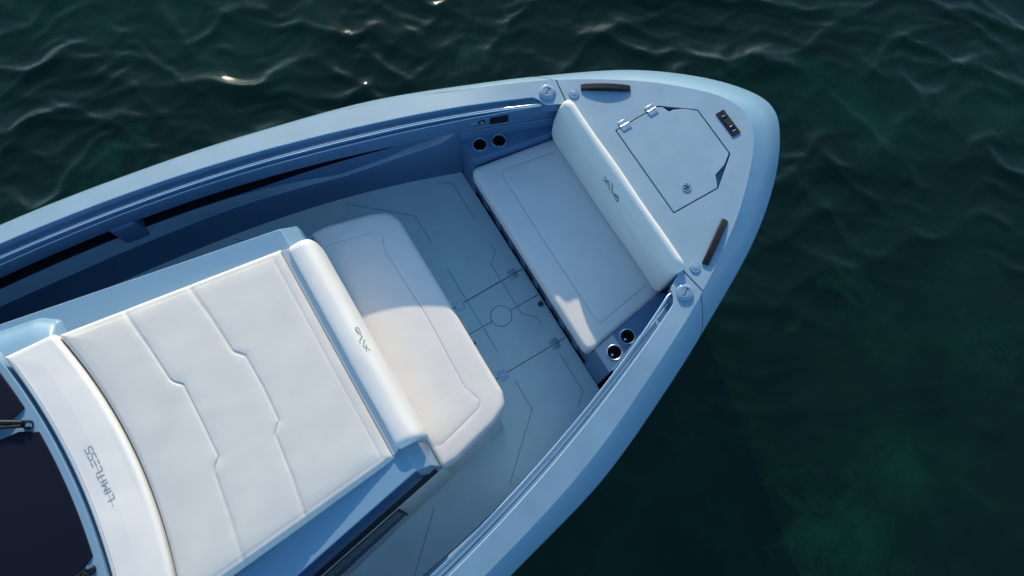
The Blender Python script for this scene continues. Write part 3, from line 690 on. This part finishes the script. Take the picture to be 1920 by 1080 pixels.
# headrest bolster with lettering
ysb = np.linspace(.85, -.85, 30)
hb_o = [(-1.590 - .15 * y * y, y) for y in ysb] + [(-1.875 - .125 * y * y, y) for y in ysb[::-1]]
hpad = Pad(hb_o, lambda x, y: PADZ(x) - .10, .120, .026, .010, [], .0022, 30)
hb = hpad.build('headrest_cushion', VINYL, 420, 40)
tag(hb, 'curved white headrest bolster behind the sunpad with grey LIMITLESS lettering', 'cushion')
seam_tube('seam', [(-1.848 - .125 * y * y, y) for y in ysb], hpad, hb, STITCH, .0016)

# ---------------------------------------------------------------- lettering
GLY = {  # strokes on a 1 x 1 cell, baseline at 0
 'L': [[(0, 1), (0, 0), (1, 0)]], 'I': [[(.5, 0), (.5, 1)]], 'M': [[(0, 0), (0, 1), (.5, .35), (1, 1), (1, 0)]],
 'T': [[(0, 1), (1, 1)], [(.5, 1), (.5, 0)]], 'E': [[(0, 1), (1, 1)], [(0, .5), (1, .5)], [(0, 0), (1, 0)]],
 'S': [[(1, 1), (0, 1), (0, .55), (1, .45), (1, 0), (0, 0)]]}
def lettering(name, strokes, w, zf, parent, m=LETTER, h=.0012):
    V = []; F = []
    for st in strokes:
        st = resample(st, .006); P = [Vector(p) for p in st]; b = len(V)
        for i, p in enumerate(P):
            tg = (P[min(i + 1, len(P) - 1)] - P[max(i - 1, 0)]).normalized(); n = Vector((-tg.y, tg.x))
            ww = w
            for sg in (-1, 1):
                q = p + n * sg * ww / 2; x, y, z = zf(q.x, q.y); V.append((x, y, z))
        for i in range(len(P) - 1): F.append((b + 2 * i, b + 2 * i + 1, b + 2 * i + 3, b + 2 * i + 2))
    return obj(name, V, F, m, parent)
# LIMITLESS reads towards port, tops of the letters aft
word = 'LIMITLESS'; adv = {'I': .020, 'M': .046}; y0 = -.160; st = []; hgt = .036; xb = -1.742
for ch in word:
    wd = adv.get(ch, .040); cw = wd * (.74 if ch != 'I' else .5)
    for s in GLY[ch]: st.append([(y0 + px * cw, py * hgt + px * 0) for px, py in s])
    y0 += wd
hz = lambda u, v: (xb - v - .10 * u * u, u, hpad.z(xb - v - .10 * u * u, u) + .0012)
lettering('lettering', st, .0062, hz, hb, LETTER2)
lettering('lettering_stroke', [[(-.20, .020), (.05, .019)]], .0026, hz, hb, LETTER2)
# bow logo: X and slanted strokes, on the aft face of the bow backrest and on the lounge backrest
LOGO = [[(0, .2), (.10, .33), (.27, .86)], [(0, .72), (.13, .62), (.16, .45), (.27, .22)], [(.27, .62), (.32, .55), (.47, .10)], [(.37, 1.), (.47, .86), (.60, .20), (.70, .32)],
        [(.70, .18), (.95, .05), (1.0, .3), (.92, .62), (.72, .50), (.74, .36), (.92, .44)]]
def surf_on(o, origin_dir):
    bm = bmesh.new(); bm.from_mesh(o.data)
    from mathutils.bvhtree import BVHTree
    return BVHTree.FromBMesh(bm)
bt = surf_on(bb, None)
def bz(u, v): # u 0..1 runs to starboard, v 0..1 up the face (cast horizontally onto the roll)
    y = .100 - u * .172; z = .888 + v * .068
    hit = bt.ray_cast(Vector((1.2, y, z + .0)), Vector((1, 0, 0)))[0]
    return (hit.x - .0012, y, z)
lt = surf_on(lb, None)
def lz(u, v):
    y = -.118 + u * .165; x = -.216 - v * .036
    hit = lt.ray_cast(Vector((x, y, 1.6)), Vector((0, 0, -1)))[0]
    return (x, y, hit.z + .0012)
def logo(name, f, parent, w, m=LETTER):
    V = []; F = []
    for st in LOGO:
        P = [Vector(p) for p in resample(st, .05)]; b = len(V)
        for i, p in enumerate(P):
            tg = (P[min(i + 1, len(P) - 1)] - P[max(i - 1, 0)]).normalized(); n = Vector((-tg.y, tg.x * 2.0)); n.normalize()
            for sg in (-1, 1):
                q = p + Vector((n.x * .45, n.y)) * sg * w; V.append(f(q.x, q.y))
        for i in range(len(P) - 1): F.append((b + 2 * i, b + 2 * i + 1, b + 2 * i + 3, b + 2 * i + 2))
    return obj(name, V, F, m, parent)
logo('logo', bz, bb, .07); logo('logo', lz, lb, .07, LETTER2)
